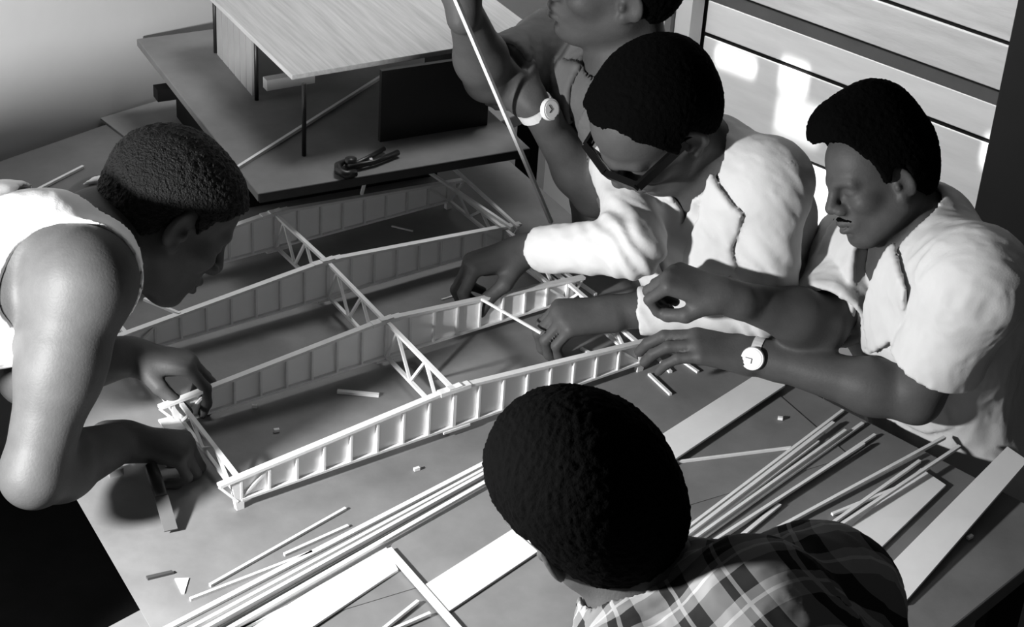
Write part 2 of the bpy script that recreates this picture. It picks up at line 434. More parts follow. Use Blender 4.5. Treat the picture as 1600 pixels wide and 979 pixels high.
for p0, p1, w, h, lab in loose:
    stick(p0, p1, w, h, lab, 'loose balsa pieces', z0=G0)
stick((28, 312), (130, 260), .006, .005, 'balsa stick lying on the far table above the white vest', z0=G0)
stick((371, 262), (600, 117), .006, .006, 'long pale stick lying across the house platform', z0=pz)
stick(on(225, 467, .072), on(281, 490, .066), .005, .005, 'stick laid on the third girder by the vest man\'s chin')
stick(on(565, 303, .084), at(580, 248, np.linalg.norm(on(580, 248, .16) - CAM) - .03), .005, .005, 'thin upright stick leaning on the rear girder')
stick(on(672, 270, .073), on(800, 356, .073), .006, .005, 'stick across the two rear girders, left one', group=None)
stick(on(690, 246, .078), on(810, 355, .069), .006, .005, 'stick across the two rear girders, right one')
def quad(name, pts, z, t, label, cat, m):
    return tag(prism(name, [on(p[0], p[1], z + t)[:2] for p in pts], z, z + t, m), label, cat)
quad('paper_triangle', [(273, 903), (295, 902), (288, 926), (284, 926)], G0, .002, 'small white paper wedge on the table near the bundle', 'paper', card)
quad('eraser', [(168, 730), (190, 723), (193, 731), (171, 737)], 0., .012, 'small grey eraser on the board beside the fist', 'eraser', mat('eraser_grey', .22, .6))
quad('pencil_stub', [(228, 899), (268, 890), (272, 893), (231, 903)], G0, .004, 'short dark pencil stub near the table corner', 'pencil', mat('pencil_dark', .05, .5))
quad('paper_strip', [(247, 655), (275, 648), (290, 668), (265, 680)], .02, .003, 'white strip of balsa between the fist and the girder end', 'strip', balsa)
for i, (x, y, lab) in enumerate([(1219, 652, 'white crumb on the table below the bent forearm'), (398, 634, 'white shaving inside the front bay, upper'), (432, 672, 'white shaving inside the front bay, lower'), (651, 733, 'white speck in front of the girder'), (1516, 840, 'white crumb right of the outer plank')]):
    p = on(x, y, .003 if i in (1, 2, 3) else G0 + .003)
    v, f = bar_geo(p - V(.004, .001, 0), p + V(.004, .002 * (i - 1), 0), .005, .005)
    tag(mesh_obj('wood_crumb', v, f, balsa, origin=v.mean(0)), lab, 'crumb', 'crumbs')
# ------------------------------------------------------------------ implicit surface modeller for people and cloth
def _rc(p, a, b, ra, rb):
    ab = (b - a).astype(np.float32); L2 = float(ab @ ab) + 1e-12
    q = p - a.astype(np.float32)
    t = np.clip((q @ ab) / L2, 0, 1)
    return np.sqrt(((q - t[..., None] * ab) ** 2).sum(-1)) - (ra + t * (rb - ra))
def _el(p, c, R, r):
    q = (p - c.astype(np.float32)) @ R.T.astype(np.float32)          # rows of R are the axes
    r = np.asarray(r, np.float32)
    k0 = np.sqrt(((q / r) ** 2).sum(-1)); k1 = np.sqrt(((q / (r * r)) ** 2).sum(-1)) + 1e-9
    return k0 * (k0 - 1) / k1
class Grid:
    def __init__(s, lo, hi, h):
        s.lo = np.asarray(lo, float); s.h = h
        s.n = np.ceil((np.asarray(hi) - s.lo) / h).astype(int) + 1
    def ax(s, i, a, b): return (s.lo[i] + np.arange(a, b) * s.h).astype(np.float32)
    def pts(s, i0, i1):
        X, Y, W = np.meshgrid(*[s.ax(i, i0[i], i1[i]) for i in range(3)], indexing='ij')
        return np.stack([X, Y, W], -1)
    def full(s): return s.pts((0, 0, 0), s.n)
FAR = .045
def bounds(ops):
    lo, hi = [], []
    for o in ops:
        if o[-1] < 0: continue
        if o[0] == 'rc': P = [o[1], o[2]]; r = max(o[3], o[4])
        else: P = [o[1]]; r = max(o[3])
        lo.append(np.min(P, 0) - r); hi.append(np.max(P, 0) + r)
    return np.min(lo, 0), np.max(hi, 0)
def field(g, ops, infl=0., f=None):
    if f is None: f = np.full(g.n, FAR + infl, np.float32)
    for o in ops:
        kind, k, sign = o[0], o[-2], o[-1]
        if kind == 'rc': P = np.array([o[1], o[2]]); r = max(o[3], o[4])
        else: P = np.array([o[1]]); r = max(o[3])
        m = r + FAR + infl
        i0 = np.maximum(np.floor((P.min(0) - m - g.lo) / g.h).astype(int), 0)
        i1 = np.minimum(np.ceil((P.max(0) + m - g.lo) / g.h).astype(int) + 1, g.n)
        if np.any(i1 <= i0): continue
        p = g.pts(i0, i1)
        d = _rc(p, o[1], o[2], o[3], o[4]) if kind == 'rc' else _el(p, o[1], o[2], o[3])
        sl = tuple(slice(i0[j], i1[j]) for j in range(3)); a = f[sl]
        if sign > 0:
            hh = np.maximum(k - np.abs(a - d), 0) / k
            f[sl] = np.minimum(a, d) - hh * hh * k * .25
        else:
            hh = np.maximum(k - np.abs(a + d), 0) / k
            f[sl] = np.maximum(a, -d) + hh * hh * k * .25
    return f - infl
def nets(f, g):
    n = np.array(f.shape); ins = f < 0
    c = np.zeros(n - 1, np.int8)
    for dx in (0, 1):
        for dy in (0, 1):
            for dz in (0, 1):
                c += ins[dx:n[0] - 1 + dx, dy:n[1] - 1 + dy, dz:n[2] - 1 + dz]
    idx = np.argwhere((c > 0) & (c < 8))
    if len(idx) == 0: return np.zeros((0, 3)), np.zeros((0, 4), int)
    cid = np.full(n - 1, -1, np.int32); cid[tuple(idx.T)] = np.arange(len(idx))
    corner = np.array([(i, j, k) for i in (0, 1) for j in (0, 1) for k in (0, 1)])
    val = np.stack([f[tuple((idx + cc).T)] for cc in corner], 1)
    acc = np.zeros((len(idx), 3)); cnt = np.zeros(len(idx))
    for a in range(8):
        for b in range(a + 1, 8):
            if np.abs(corner[a] - corner[b]).sum() != 1: continue
            va, vb = val[:, a], val[:, b]; m = (va < 0) != (vb < 0)
            t = np.where(m, va / np.where(m, va - vb, 1), 0)
            acc += m[:, None] * (corner[a] + t[:, None] * (corner[b] - corner[a])); cnt += m
    verts = g.lo + (idx + acc / cnt[:, None]) * g.h
    faces = []
    for ax in range(3):
        u, w = (ax + 1) % 3, (ax + 2) % 3
        s0 = [slice(None)] * 3; s1 = [slice(None)] * 3
        s0[ax] = slice(0, n[ax] - 1); s1[ax] = slice(1, n[ax])
        A, B = ins[tuple(s0)], ins[tuple(s1)]
        e = np.argwhere(A != B)
        e = e[(e[:, u] > 0) & (e[:, w] > 0) & (e[:, u] < n[u] - 1) & (e[:, w] < n[w] - 1)]
        if len(e) == 0: continue
        flip = A[tuple(e.T)]
        du = np.zeros(3, int); du[u] = 1; dw = np.zeros(3, int); dw[w] = 1
        q = np.stack([cid[tuple((e - du - dw).T)], cid[tuple((e - dw).T)], cid[tuple(e.T)], cid[tuple((e - du).T)]], 1)
        q[~flip] = q[~flip][:, ::-1]
        faces.append(q)
    return verts, np.concatenate(faces)
def hash3(i):
    i = i.astype(np.int64)
    h = (i[..., 0] * 374761393 + i[..., 1] * 668265263 + i[..., 2] * 2147483647) & 0xffffffff
    h = ((h ^ (h >> 13)) * 1274126177) & 0xffffffff
    return ((h ^ (h >> 16)) & 0xffff) / 65535.0
def vnoise(p):
    i = np.floor(p); t = p - i; t = t * t * (3 - 2 * t); r = 0
    for a in (0, 1):
        for b in (0, 1):
            for c in (0, 1):
                w = (t[:, 0] if a else 1 - t[:, 0]) * (t[:, 1] if b else 1 - t[:, 1]) * (t[:, 2] if c else 1 - t[:, 2])
                r = r + w * hash3(i + np.array([a, b, c]))
    return r * 2 - 1
def vnormals(v, f):
    fn = np.cross(v[f[:, 2]] - v[f[:, 0]], v[f[:, 3]] - v[f[:, 1]])
    n = np.zeros_like(v)
    for k in range(4):
        for j in range(3): n[:, j] += np.bincount(f[:, k], fn[:, j], len(v))
    return n / (np.linalg.norm(n, axis=1, keepdims=True) + 1e-12)
def relax(v, f, it=1, s=.5):
    for _ in range(it):
        acc = np.zeros_like(v); cnt = np.zeros(len(v))
        for k in range(4):
            w = v[f[:, (k + 1) % 4]] + v[f[:, (k + 3) % 4]]; cnt += 2 * np.bincount(f[:, k], None, len(v))
            for j in range(3): acc[:, j] += np.bincount(f[:, k], w[:, j], len(v))
        v = v * (1 - s) + s * acc / np.maximum(cnt, 1)[:, None]
    return v
def quad_obj(name, v, f, m, parent=None, origin=None, uv=None):
    if origin is None: origin = v.mean(0)
    me = bpy.data.meshes.new(name)
    w = (v - origin).astype(np.float32)
    me.vertices.add(len(w)); me.vertices.foreach_set('co', w.ravel())
    me.loops.add(f.size); me.loops.foreach_set('vertex_index', f.astype(np.int32).ravel())
    me.polygons.add(len(f)); me.polygons.foreach_set('loop_start', np.arange(0, f.size, 4, dtype=np.int32))
    me.polygons.foreach_set('use_smooth', np.ones(len(f), bool))
    me.update(calc_edges=True)
    me.validate()
    if uv is not None:
        lay = me.uv_layers.new(name='torso')
        lay.data.foreach_set('uv', uv[f.ravel()].astype(np.float32).ravel())
    me.materials.append(m)
    o = bpy.data.objects.new(name, me); col.objects.link(o); o.location = tuple(origin)
    if parent is not None:
        o.parent = parent; o.location = tuple(np.asarray(origin) - world_loc(parent))
    return o
def polysdf(x, y, poly):
    poly = np.asarray(poly, float); d = np.full(x.shape, 1e9); s = np.ones(x.shape)
    for i in range(len(poly)):
        a, b = poly[i], poly[i - 1]; ex, ey = b - a; wx, wy = x - a[0], y - a[1]
        t = np.clip((wx * ex + wy * ey) / (ex * ex + ey * ey), 0, 1)
        d = np.minimum(d, (wx - ex * t) ** 2 + (wy - ey * t) ** 2)
        c1, c2, c3 = y >= a[1], y < b[1], ex * wy > ey * wx
        s = np.where((c1 & c2 & c3) | (~c1 & ~c2 & ~c3), -s, s)
    return s * np.sqrt(d)

def head_at(px, d, side, R, s=1.):     # head centre from the pixel of the ear on that side (+1 left)
    return at(px[0], px[1], d) - (R[0] * -.010 + R[1] * .080 * side + R[2] * -.004) * s
def frame3(x, zhint):
    x = nrm(x); z = np.asarray(zhint, float); z = nrm(z - x * (z @ x)); return np.array([x, np.cross(z, x), z])   # rows fwd,left,up

# ------------------------------------------------------------------ heads
def head_ops(H, R, s=1., lids=True):
    def P(x, y, z): return H + (R[0] * x + R[1] * y + R[2] * z) * s
    o = []
    def el(c, r, k=.02, sg=1, rot=None): o.append(('el', P(*c), R if rot is None else rot @ R, np.array(r) * s, k * s, sg))
    def rc(a, b, ra, rb, k=.015, sg=1): o.append(('rc', P(*a), P(*b), ra * s, rb * s, k * s, sg))
    el((-.018, 0, .040), (.096, .074, .082))
    el((.036, 0, .045), (.052, .060, .055), .03)
    el((.030, 0, -.030), (.056, .054, .074), .03)
    el((.000, 0, -.030), (.060, .060, .050), .03)
    for y in (-1, 1):
        rc((-.004, .054 * y, -.048), (.058, .020 * y, -.092), .017, .017, .03)
        el((.056, .042 * y, -.020), (.026, .022, .020), .02)
        rc((.074, .042 * y, .020), (.088, .012 * y, .022), .010, .011, .016)
    el((.066, 0, -.092), (.024, .024, .020), .02)
    el((.070, 0, -.056), (.026, .030, .028), .02)                   # muzzle
    for y in (-1, 1):
        el((.092, .032 * y, .004), (.018, .018, .011), .014, -1)
        el((.071, .031 * y, .002), (.015, .016, .013), .008)        # closed lid over the eye
        rc((.083, .016 * y, -.004), (.084, .044 * y, -.002), .0022, .002, .004, -1)
    rc((.090, 0, .016), (.108, 0, -.020), .008, .0125, .012)
    for y in (-1, 1):
        el((.096, .0165 * y, -.027), (.014, .011, .010), .008)
        el((.104, .008 * y, -.0365), (.005, .004, .006), .004, -1)
    for y in (-1, 1):
        rc((.080, .023 * y, -.060), (.097, .004 * y, -.054), .006, .0085, .006)
        rc((.079, .020 * y, -.066), (.094, .004 * y, -.070), .006, .0095, .006)
        rc((.085, .022 * y, -.0625), (.105, 0, -.0620), .0018, .0022, .004, -1)
    el((.092, 0, -.083), (.010, .016, .006), .01, -1)
    for y in (-1, 1):                                                # ears
        tilt = np.array([[.95, 0, -.3], [0, 1, 0], [.3, 0, .95]])
        tw = np.array([[.88, -.45 * y, 0], [.45 * y, .88, 0], [0, 0, 1]])
        rt_ = tilt @ tw
        el((-.012, .076 * y, -.004), (.019, .008, .031), .008, 1, rt_)
        el((-.008, .085 * y, .000), (.011, .007, .020), .006, -1, rt_)
        el((.003, .076 * y, -.010), (.006, .006, .008), .005)
        el((-.003, .075 * y, -.030), (.009, .006, .009), .006)
    return o
HAIRX = [-.13, -.085, -.055, -.035, -.020, .004, .012, .022, .030, .040, .055, .068, .078, .12]
HAIRZ = [-.055, -.060, -.050, -.030, .030, .030, .012, .004, .030, .040, .052, .066, .074, .080]
def hair_mesh(H, R, s, thick, seed, rough, bald=0., m=None, parent=None, origin=None, brow=True, tache=False, hx=HAIRX, hz=HAIRZ, h=.0028, extra=()):
    def P(x, y, z): return H + (R[0] * x + R[1] * y + R[2] * z) * s
    ops = [('el', P(-.018, 0, .040), R, np.array((.096, .074, .082)) * s + thick, .02, 1),
           ('el', P(.036, 0, .045), R, np.array((.052, .060, .055)) * s + thick * .8, .03, 1),
           ('el', P(-.03, 0, -.015), R, np.array((.070, .064, .062)) * s + thick * .7, .03, 1)]
    for c, r in extra: ops.append(('el', P(*c), R, np.array(r) * s, .03, 1))
    lo, hi = bounds(ops); g = Grid(lo - .012, hi + .012, h)
    f = field(g, ops)
    p = (g.full() - H.astype(np.float32)) @ R.T.astype(np.float32) / s
    w = vnoise(p.reshape(-1, 3) * 90 + seed).reshape(p.shape[:3]) * .003
    yy = np.abs(p[..., 1])
    cut = (np.interp(p[..., 0] + bald * np.exp(-((yy - .035) / .018) ** 2), hx, hz) + w - p[..., 2]) * .62
    cut = np.where(p[..., 0] > .06, np.minimum(cut, cut), cut)
    f = np.maximum(f, cut * s)
    inner = [('el', P(-.018, 0, .040), R, np.array((.090, .068, .076)) * s, .02, 1)]
    ext = []
    if brow:
        for y in (-1, 1): ext.append(('rc', P(.0885, .016 * y, .0235), P(.079, .047 * y, .024), .0055 * s, .0035 * s, .003, 1))
    if tache:
        for y in (-1, 1): ext.append(('rc', P(.100, .003 * y, -.046), P(.086, .024 * y, -.052), .0045 * s, .0035 * s, .003, 1))
    if ext: f = np.minimum(f, field(g, ext))
    v, q = nets(f, g)
    n = vnormals(v, q)
    lp = (v - H) @ R.T / s
    d = rough * (vnoise(lp * 210 + seed) * .7 + vnoise(lp * 420 + seed) * .6)
    face = lp[:, 2] < .03
    front = (lp[:, 0] > .07) & face
    v = v + n * np.where(front, d * .15, d)[:, None]
    return quad_obj('hair', v, q, m, parent, origin)

# ------------------------------------------------------------------ hands
def hand_ops(W, x, back, side, curl=(20, 25, 15), spread=6., thumb=None, s=1., each=None):
    """W wrist, x direction to the knuckles, back = direction the back of the hand faces, side +1 right / -1 left"""
    x = nrm(x); z = np.asarray(back, float); z = nrm(z - x * (z @ x)); y = np.cross(z, x) * side     # y points to the thumb
    def P(a, b, c): return W + (x * a + y * b + z * c) * s
    o = []
    def rc(a, b, ra, rb, k=.008): o.append(('rc', a, b, ra * s, rb * s, k * s, 1))
    kn = [(.088, .027, .002), (.092, .008, .005), (.087, -.011, .003), (.079, -.028, -.002)]
    ln = [(.043, .026, .020), (.047, .030, .021), (.043, .028, .020), (.034, .021, .018)]
    rd = [.0098, .0100, .0095, .0084]
    o.append(('rc', W - x * .03 * s, P(.02, 0, 0), .024 * s, .023 * s, .02 * s, 1))
    for i in range(4):
        rc(P(.012, kn[i][1] * .6, -.002), P(*kn[i]), .0165, rd[i] + .0028, .014)
    rc(P(.035, .012, -.010), P(.070, .000, -.012), .014, .012, .014)
    tips = []
    for i in range(4):
        c = curl if each is None or each[i] is None else each[i]
        sp = math.radians(spread * (1.5 - i)); p = P(*kn[i]); a = 0.
        for j in range(3):
            a += math.radians(c[j])
            d = x * math.cos(a) * math.cos(sp) + y * math.sin(sp) * math.cos(a) - z * math.sin(a)
            q_ = p + d * ln[i][j] * s
            r0 = rd[i] * (1 - .07 * j); rc(p, q_, r0 + (.0008 if j == 0 else 0), r0 * .93, .004)
            p = q_
        tips.append(p)
    th = thumb or [(.62, .62, -.40), (.85, .35, -.40), (.9, .05, -.42)]
    p = P(.018, .020, -.008)
    for j, (dv, l_, r0, r1) in enumerate(zip(th, (.042, .033, .027), (.0155, .0118, .0105), (.0125, .0105, .0088))):
        dv = nrm(dv); q_ = p + (x * dv[0] + y * dv[1] + z * dv[2]) * l_ * s
        rc(p, q_, r0, r1, .012 if j == 0 else .005); p = q_
    tips.append(p)
    return o, tips

# ------------------------------------------------------------------ bodies
def torso_ops(J, w=1., dl=.063):
    N, Pv = J['N'], J['Pv']; SL, SR = J['SL'], J['SR']
    up = nrm(N - Pv); lf = SL - SR; lf = nrm(lf - up * (lf @ up)); fw = np.cross(lf, up)
    R = np.array([fw, lf, up]); J['R'] = R
    ln = np.linalg.norm(N - Pv) / .5
    def T(x, y, z): return N + fw * x + lf * y + up * z
    mid = (SL + SR) / 2
    o = [('el', T(.012, 0, -.19 * ln), R, np.array((.108, .148 * w, .19 * ln)), .04, 1),
         ('el', T(.010, 0, -.37 * ln), R, np.array((.100, .135 * w, .15 * ln)), .05, 1),
         ('el', Pv, R, np.array((.112, .160 * w, .11)), .05, 1),
         ('rc', lerp(SR, mid, .12), lerp(SL, mid, .12), dl - .001, dl - .001, .05, 1)]
    for S in (SL, SR):
        o.append(('rc', N + up * .02 - fw * .01, lerp(S, N, .18), .046, .050, .04, 1))
        o.append(('el', lerp(S, N, .0), R, np.array((dl, dl, dl)), .04, 1))
        sg = 1 if S is SL else -1
        o.append(('el', T(.075, .068 * sg * w, -.14 * ln), R, np.array((.042, .072, .062)), .04, 1))
        o.append(('el', T(-.062, .080 * sg * w, -.13 * ln), R, np.array((.044, .060, .080)), .04, 1))
    return o
def arm_ops(S, E, W, s=1.):
    d = nrm(W - E)
    return [('rc', S, lerp(S, E, .45), .057 * s, .050 * s, .03, 1), ('rc', lerp(S, E, .40), E, .050 * s, .038 * s, .03, 1),
            ('rc', E, lerp(E, W, .28), .039 * s, .044 * s, .02, 1), ('rc', lerp(E, W, .26), W, .044 * s, .0255 * s, .02, 1)]
def neck_ops(J, R, s=1.):
    H = J['H']
    b = H + (R[0] * -.022 + R[2] * -.055) * s
    return [('rc', b + R[2] * .02, lerp(b, J['N'], .95), .054 * s, .058 * s, .03, 1),
            ('rc', H + (R[0] * .02 + R[2] * -.075) * s, J['N'] + J['R'][0] * .035 - J['R'][2] * .01, .030 * s, .040 * s, .03, 1)]
skin_m = mat('skin_dark', .056, .56, .2, .14, 30, (1, 1, 1), .18, 260)
hair_m = mat('hair_black', .0016, .85, .02, 0, 20, (1, 1, 1), .5, 330, bdist=.002)
def person(name, label, J, Rh, hs, hands, h=.0032, aw=1., torso_w=1., dl=.063):
    tor = torso_ops(J, torso_w, dl)
    ops = tor + neck_ops(J, Rh, hs) + head_ops(J['H'], Rh, hs)
    # neck joins before the face details so they stay crisp
    ops = tor + neck_ops(J, Rh, hs)
    for sd in 'LR':
        if J.get('E' + sd) is None: continue
        ops += arm_ops(J['S' + sd], J['E' + sd], J['W' + sd], aw)
    ops += head_ops(J['H'], Rh, hs)
    tips = {}
    for sd in 'LR':
        if hands.get(sd):
            ho, tp = hand_ops(J['W' + sd], side=1 if sd == 'R' else -1, **hands[sd]); ops += ho; tips[sd] = tp
    lo, hi = bounds(ops); g = Grid(lo - .01, hi + .01, h)
    f = field(g, ops)
    v, q = nets(f, g)
    base = np.array([J['Pv'][0], J['Pv'][1], FLOOR])
    o = quad_obj(name, v, q, skin_m, None, base)
    tag(o, label, 'person')
    J['torso'] = tor
    return o, tips
def sleeve(S, E, W, upto, r0, r1, r2, cutlen):
    """sleeve volume along shoulder-elbow-wrist; upto = fraction along S-E (<=1) or 1 + fraction along E-W"""
    o = []
    if upto <= 1:
        e = lerp(S, E, upto + .25); o.append(('rc', S, e, r0, r1, .03, 1)); end = lerp(S, E, upto); d = nrm(E - S)
    else:
        o.append(('rc', S, E, r0, r1, .03, 1)); e = lerp(E, W, upto - 1 + .15); o.append(('rc', E, e, r1, r2, .025, 1))
        end = lerp(E, W, upto - 1); d = nrm(W - E)
    return o, end, d
def garment(name, J, m, parent, infl, sleeves, hem=.12, neck=None, vee=None, lapels=(), h=.0045, wr=.004, wsc=26., seed=0, holes=(), cuffs=True, uvmap=False, collar=None, belly=0.):
    R = J['R']; N = J['N']; Pv = J['Pv']
    tor = list(J['torso'])
    if hem > .0: tor.append(('rc', Pv, Pv - R[2] * hem, .13, .15, .06, 1))
    if belly: tor.append(('el', lerp(N, Pv, .62) + R[0] * .03, R, np.array((.11, .15, .2)) + belly, .05, 1))
    sl = []; cuts = []
    for S, E, W, upto, r0, r1, r2 in sleeves:
        o, e, d = sleeve(S, E, W, upto, r0, r1, r2, 0); rend = r0 + (r1 - r0) * upto / (upto + .25) if upto <= 1 else r1 + (r2 - r1) * (upto - 1) / (upto - 1 + .15)
        sl.append((o, e, d, upto, S, E, W, rend))
    lo, hi = bounds(tor + [q for s_ in sl for q in s_[0]]); g = Grid(lo - .04, hi + .04, h)
    ft = field(g, tor, infl)
    p = g.full(); lp = (p - N.astype(np.float32)) @ R.T.astype(np.float32)
    f = ft
    ln = np.linalg.norm(N - Pv)
    f = np.maximum(f, -(lp[..., 2] + ln + hem))
    if neck is not None:                              # hole for the neck: from point a to b, radius
        for a_, b_, ra, rb in neck: f = np.maximum(f, -_rc(p, a_, b_, ra, rb))
    if vee is not None:                               # open front, cut only through the cloth
        vm = (lp[..., 0] > -.01) & (np.abs(ft) < .05)
        sdv = np.full(ft.shape, .05, np.float32); sdv[vm] = polysdf(lp[..., 1][vm], lp[..., 2][vm], vee)
        f = np.maximum(f, -np.maximum(np.maximum(sdv, -lp[..., 0]), -(ft + infl + .004)))
    for o, e, d, upto, S, E, W, rr_ in sl:
        fs = field(g, o)
        i0 = np.maximum(np.floor((e - .18 - g.lo) / g.h).astype(int), 0); i1 = np.minimum(np.ceil((e + .18 - g.lo) / g.h).astype(int) + 1, g.n)
        bl = tuple(slice(i0[j], i1[j]) for j in range(3)); pb = p[bl]
        pl = (pb - e.astype(np.float32)) @ d.astype(np.float32)
        near = ((pb - e.astype(np.float32)) ** 2).sum(-1) < .16 ** 2
        # open cuff: hollow the last centimetres
        hol = _rc(pb, e - d * .03, e + d * .12, rr_ - .009, rr_ - .009)
        fs[bl] = np.maximum(np.maximum(fs[bl], np.where(near, pl, -1)), -hol)
        keep = np.ones(fs.shape, np.float32); keep[bl] = np.where(near, np.clip((-pl - .02) / .05, 0, 1), 1)
        hh = np.maximum(.03 - np.abs(f - fs), 0) / .03
        f = np.minimum(f, fs) - hh * hh * .03 * .25 * keep
    for c, r in holes:
        f = np.maximum(f, -(np.sqrt(((p - c.astype(np.float32)) ** 2).sum(-1)) - r))
    if collar is not None:                            # standing band round the neck
        a_, b_, ra, rb, t, z0, z1 = collar
        d_ = _rc(p, a_, b_, ra, rb)
        ax = nrm(b_ - a_); hgt = (p - a_.astype(np.float32)) @ ax.astype(np.float32)
        cl = np.maximum(np.abs(d_) - t, np.maximum(z0 - hgt, hgt - z1))
        if vee is not None: cl = np.maximum(cl, -np.maximum(sdv, -lp[..., 0]))
        hh = np.maximum(.012 - np.abs(f - cl), 0) / .012
        f = np.minimum(f, cl) - hh * hh * .003
    for poly, off, th in lapels:
        lm = (np.abs(ft - off) < .014) & (lp[..., 0] > -.01)
        l1, l2 = lp[..., 1][lm], lp[..., 2][lm]
        sd = np.maximum(polysdf(l1, l2, poly), -lp[..., 0][lm])
        f[lm] = np.minimum(f[lm], np.maximum(np.abs(ft[lm] - off) - th, sd))
    v, q = nets(f, g)
    v = relax(v, q, 1, .5)
    n = vnormals(v, q)
    l = (v - N) @ R.T
    rg = np.random.RandomState(seed); A = np.linalg.qr(rg.randn(3, 3))[0]
    c = (l @ A) * np.array([1, 2.4, 1.])
    nz = .5 * vnoise(c * wsc * .45 + seed) + .9 * (1 - 2 * np.abs(vnoise(c * wsc * .8 + 7 + seed))) + .35 * (1 - 2 * np.abs(vnoise(c * wsc * 2.1 + 3))) 
    v = v + n * (wr * (nz * .6))[:, None]
    for S, E, W, upto, r0, r1, r2 in sleeves:        # folds across the bent elbow
        if upto > 1:
            de = np.linalg.norm(v - E, axis=1); ax = nrm(W - S)
            v = v + n * (.003 * np.exp(-(de / .10) ** 2) * np.sin((v @ ax) * 210 + 3 * vnoise(v * 18)))[:, None]
    return quad_obj(name, v, q, m, parent, None, uv=l[:, 1:3] + l[:, :1] * .35 if uvmap else None)
def trousers(J, m, parent, knees, feet, h=.007):
    Pv, R = J['Pv'], J['R']
    ops = [('el', Pv, np.eye(3), np.array((.15, .15, .12)), .05, 1)]
    for i, sg in enumerate((1, -1)):
        hip = Pv + R[1] * .09 * sg - V(0, 0, .03)
        ops += [('rc', hip, knees[i], .088, .062, .05, 1), ('rc', knees[i], feet[i] + V(0, 0, .07), .062, .05, .04, 1)]
    lo, hi = bounds(ops); g = Grid(lo - .02, hi + .02, h)
    v, q = nets(field(g, ops), g)
    o = quad_obj('trousers', v, q, m, parent)
    for i in range(2):
        d = nrm(R[0] * V(1, 1, 0)); ft = feet[i]
        ops = [('rc', ft + V(0, 0, .045), ft + d * .15 + V(0, 0, .034), .045, .034, .02, 1), ('rc', ft + V(0, 0, .08), ft + V(0, 0, .05), .04, .045, .02, 1)]
        lo, hi = bounds(ops); g = Grid(lo - .01, hi + .01, .006)
        f = field(g, ops); f = np.maximum(f, FLOOR + .002 - g.full()[..., 2])
        v, q = nets(f, g); quad_obj('shoe', v, q, black_m, parent)
    return o
def ring_geo(c, ax, r, w, t, n=28, flat=None):
    ax = nrm(ax); s = nrm(np.cross(ax, (0.3, .2, 1))); u = np.cross(ax, s); v = []; f = []
    for k in range(n):
        a = 2 * math.pi * k / n; d = s * math.cos(a) + u * math.sin(a)
        for (rr_, hh) in ((r, -w / 2), (r + t, -w / 2), (r + t, w / 2), (r, w / 2)): v.append(c + d * rr_ + ax * hh)
    for k in range(n):
        for j in range(4): f.append((k * 4 + j, k * 4 + (j + 1) % 4, ((k + 1) % n) * 4 + (j + 1) % 4, ((k + 1) % n) * 4 + j))
    return np.array(v), f
def watch(W, ax, outward, r, parent, mstrap, mface):
    v, f = ring_geo(W, ax, r, .016, .003)
    st = mesh_obj('watch_strap', v, f, mstrap, parent, smooth=False, origin=v.mean(0))
    o_ = np.asarray(outward, float); o_ = nrm(o_ - nrm(ax) * (o_ @ nrm(ax)))
    c = W + o_ * r
    v, f = tube_geo([c, c + o_ * .004, c + o_ * .009], [.019, .0195, .0185], 24)
    cs = mesh_obj('watch_case', v, f, mat('steel', .65, .3, .5), parent, smooth=False, origin=v.mean(0))
    v, f = tube_geo([c + o_ * .009, c + o_ * .0096], .0155, 24)
    mesh_obj('dial', v, f, mface, cs, origin=v.mean(0))
    v, f = bar_geo(c + o_ * .0101, c + o_ * .0101 + nrm(ax) * .011, .0012, .0006, up=o_)
    mesh_obj('hand', v, f, black_m, cs, origin=v.mean(0))
    s_ = np.cross(o_, nrm(ax))
    v, f = bar_geo(c + o_ * .0101, c + o_ * .0101 + s_ * .008, .0014, .0006, up=o_)
    mesh_obj('hand', v, f, black_m, cs, origin=v.mean(0))
def mirror(poly): return [(-a, b) for a, b in reversed(poly)]
# ------------------------------------------------------------------ the five people
white_cloth = mat('white_cotton', .50, .8, .1, .03, 20, (1, 1, 1), .12, 300)
vest_cloth = mat('vest_cotton', .85, .85, .1, .02, 20, (1, 1, 1), .12, 400)
dark_cloth = mat('grey_shirt_cloth', .10, .85, .1, .12, 20, (1, 1, 1), .15, 300)
trouser_m = mat('trouser_cloth', .010, .9, .05)
steel_w = mat('watch_face', .8, .3, .4)
strap_m = mat('watch_strap_metal', .55, .35, .5)

def make_tank(): pass
# ---- man in a white vest, bending in from the left
R1h = frame3(cd(.66, -.48, .56), cd(.55, .82, .05))
J1 = dict(H=at(262, 340, 2.86), N=at(148, 372, 2.85), SR=at(128, 440, 2.67), SL=at(165, 350, 3.00),
          ER=at(52, 742, 2.70), WR=at(196, 688, 2.895), EL=at(45, 585, 2.88), WL=at(205, 556, 3.03), Pv=at(-330, 540, 2.75))
p1, tips1 = person('person', 'man in a white sleeveless vest bending over the frame at left', J1, R1h, 1.0,
    dict(R=dict(x=cd(.85, -.15, .25), back=cd(.1, .80, -.45), curl=(55, 75, 40), spread=1, thumb=[(.7, .5, -.5), (.9, .0, -.5), (.8, -.3, -.5)]),
         L=dict(x=cd(.80, -.10, .15), back=cd(.25, .80, -.30), curl=(42, 38, 22), spread=3, thumb=[(.75, .5, -.5), (.85, .2, -.6), (.8, .0, -.6)])), aw=1.12)
hair_mesh(J1['H'], R1h, 1.0, .011, 3, .0022, m=mat('hair_curly', .005, .55, .14, 0, 20, (1, 1, 1), 1., 300, bdist=.006), parent=p1)
nv = J1['N'] + J1['R'][2] * .05
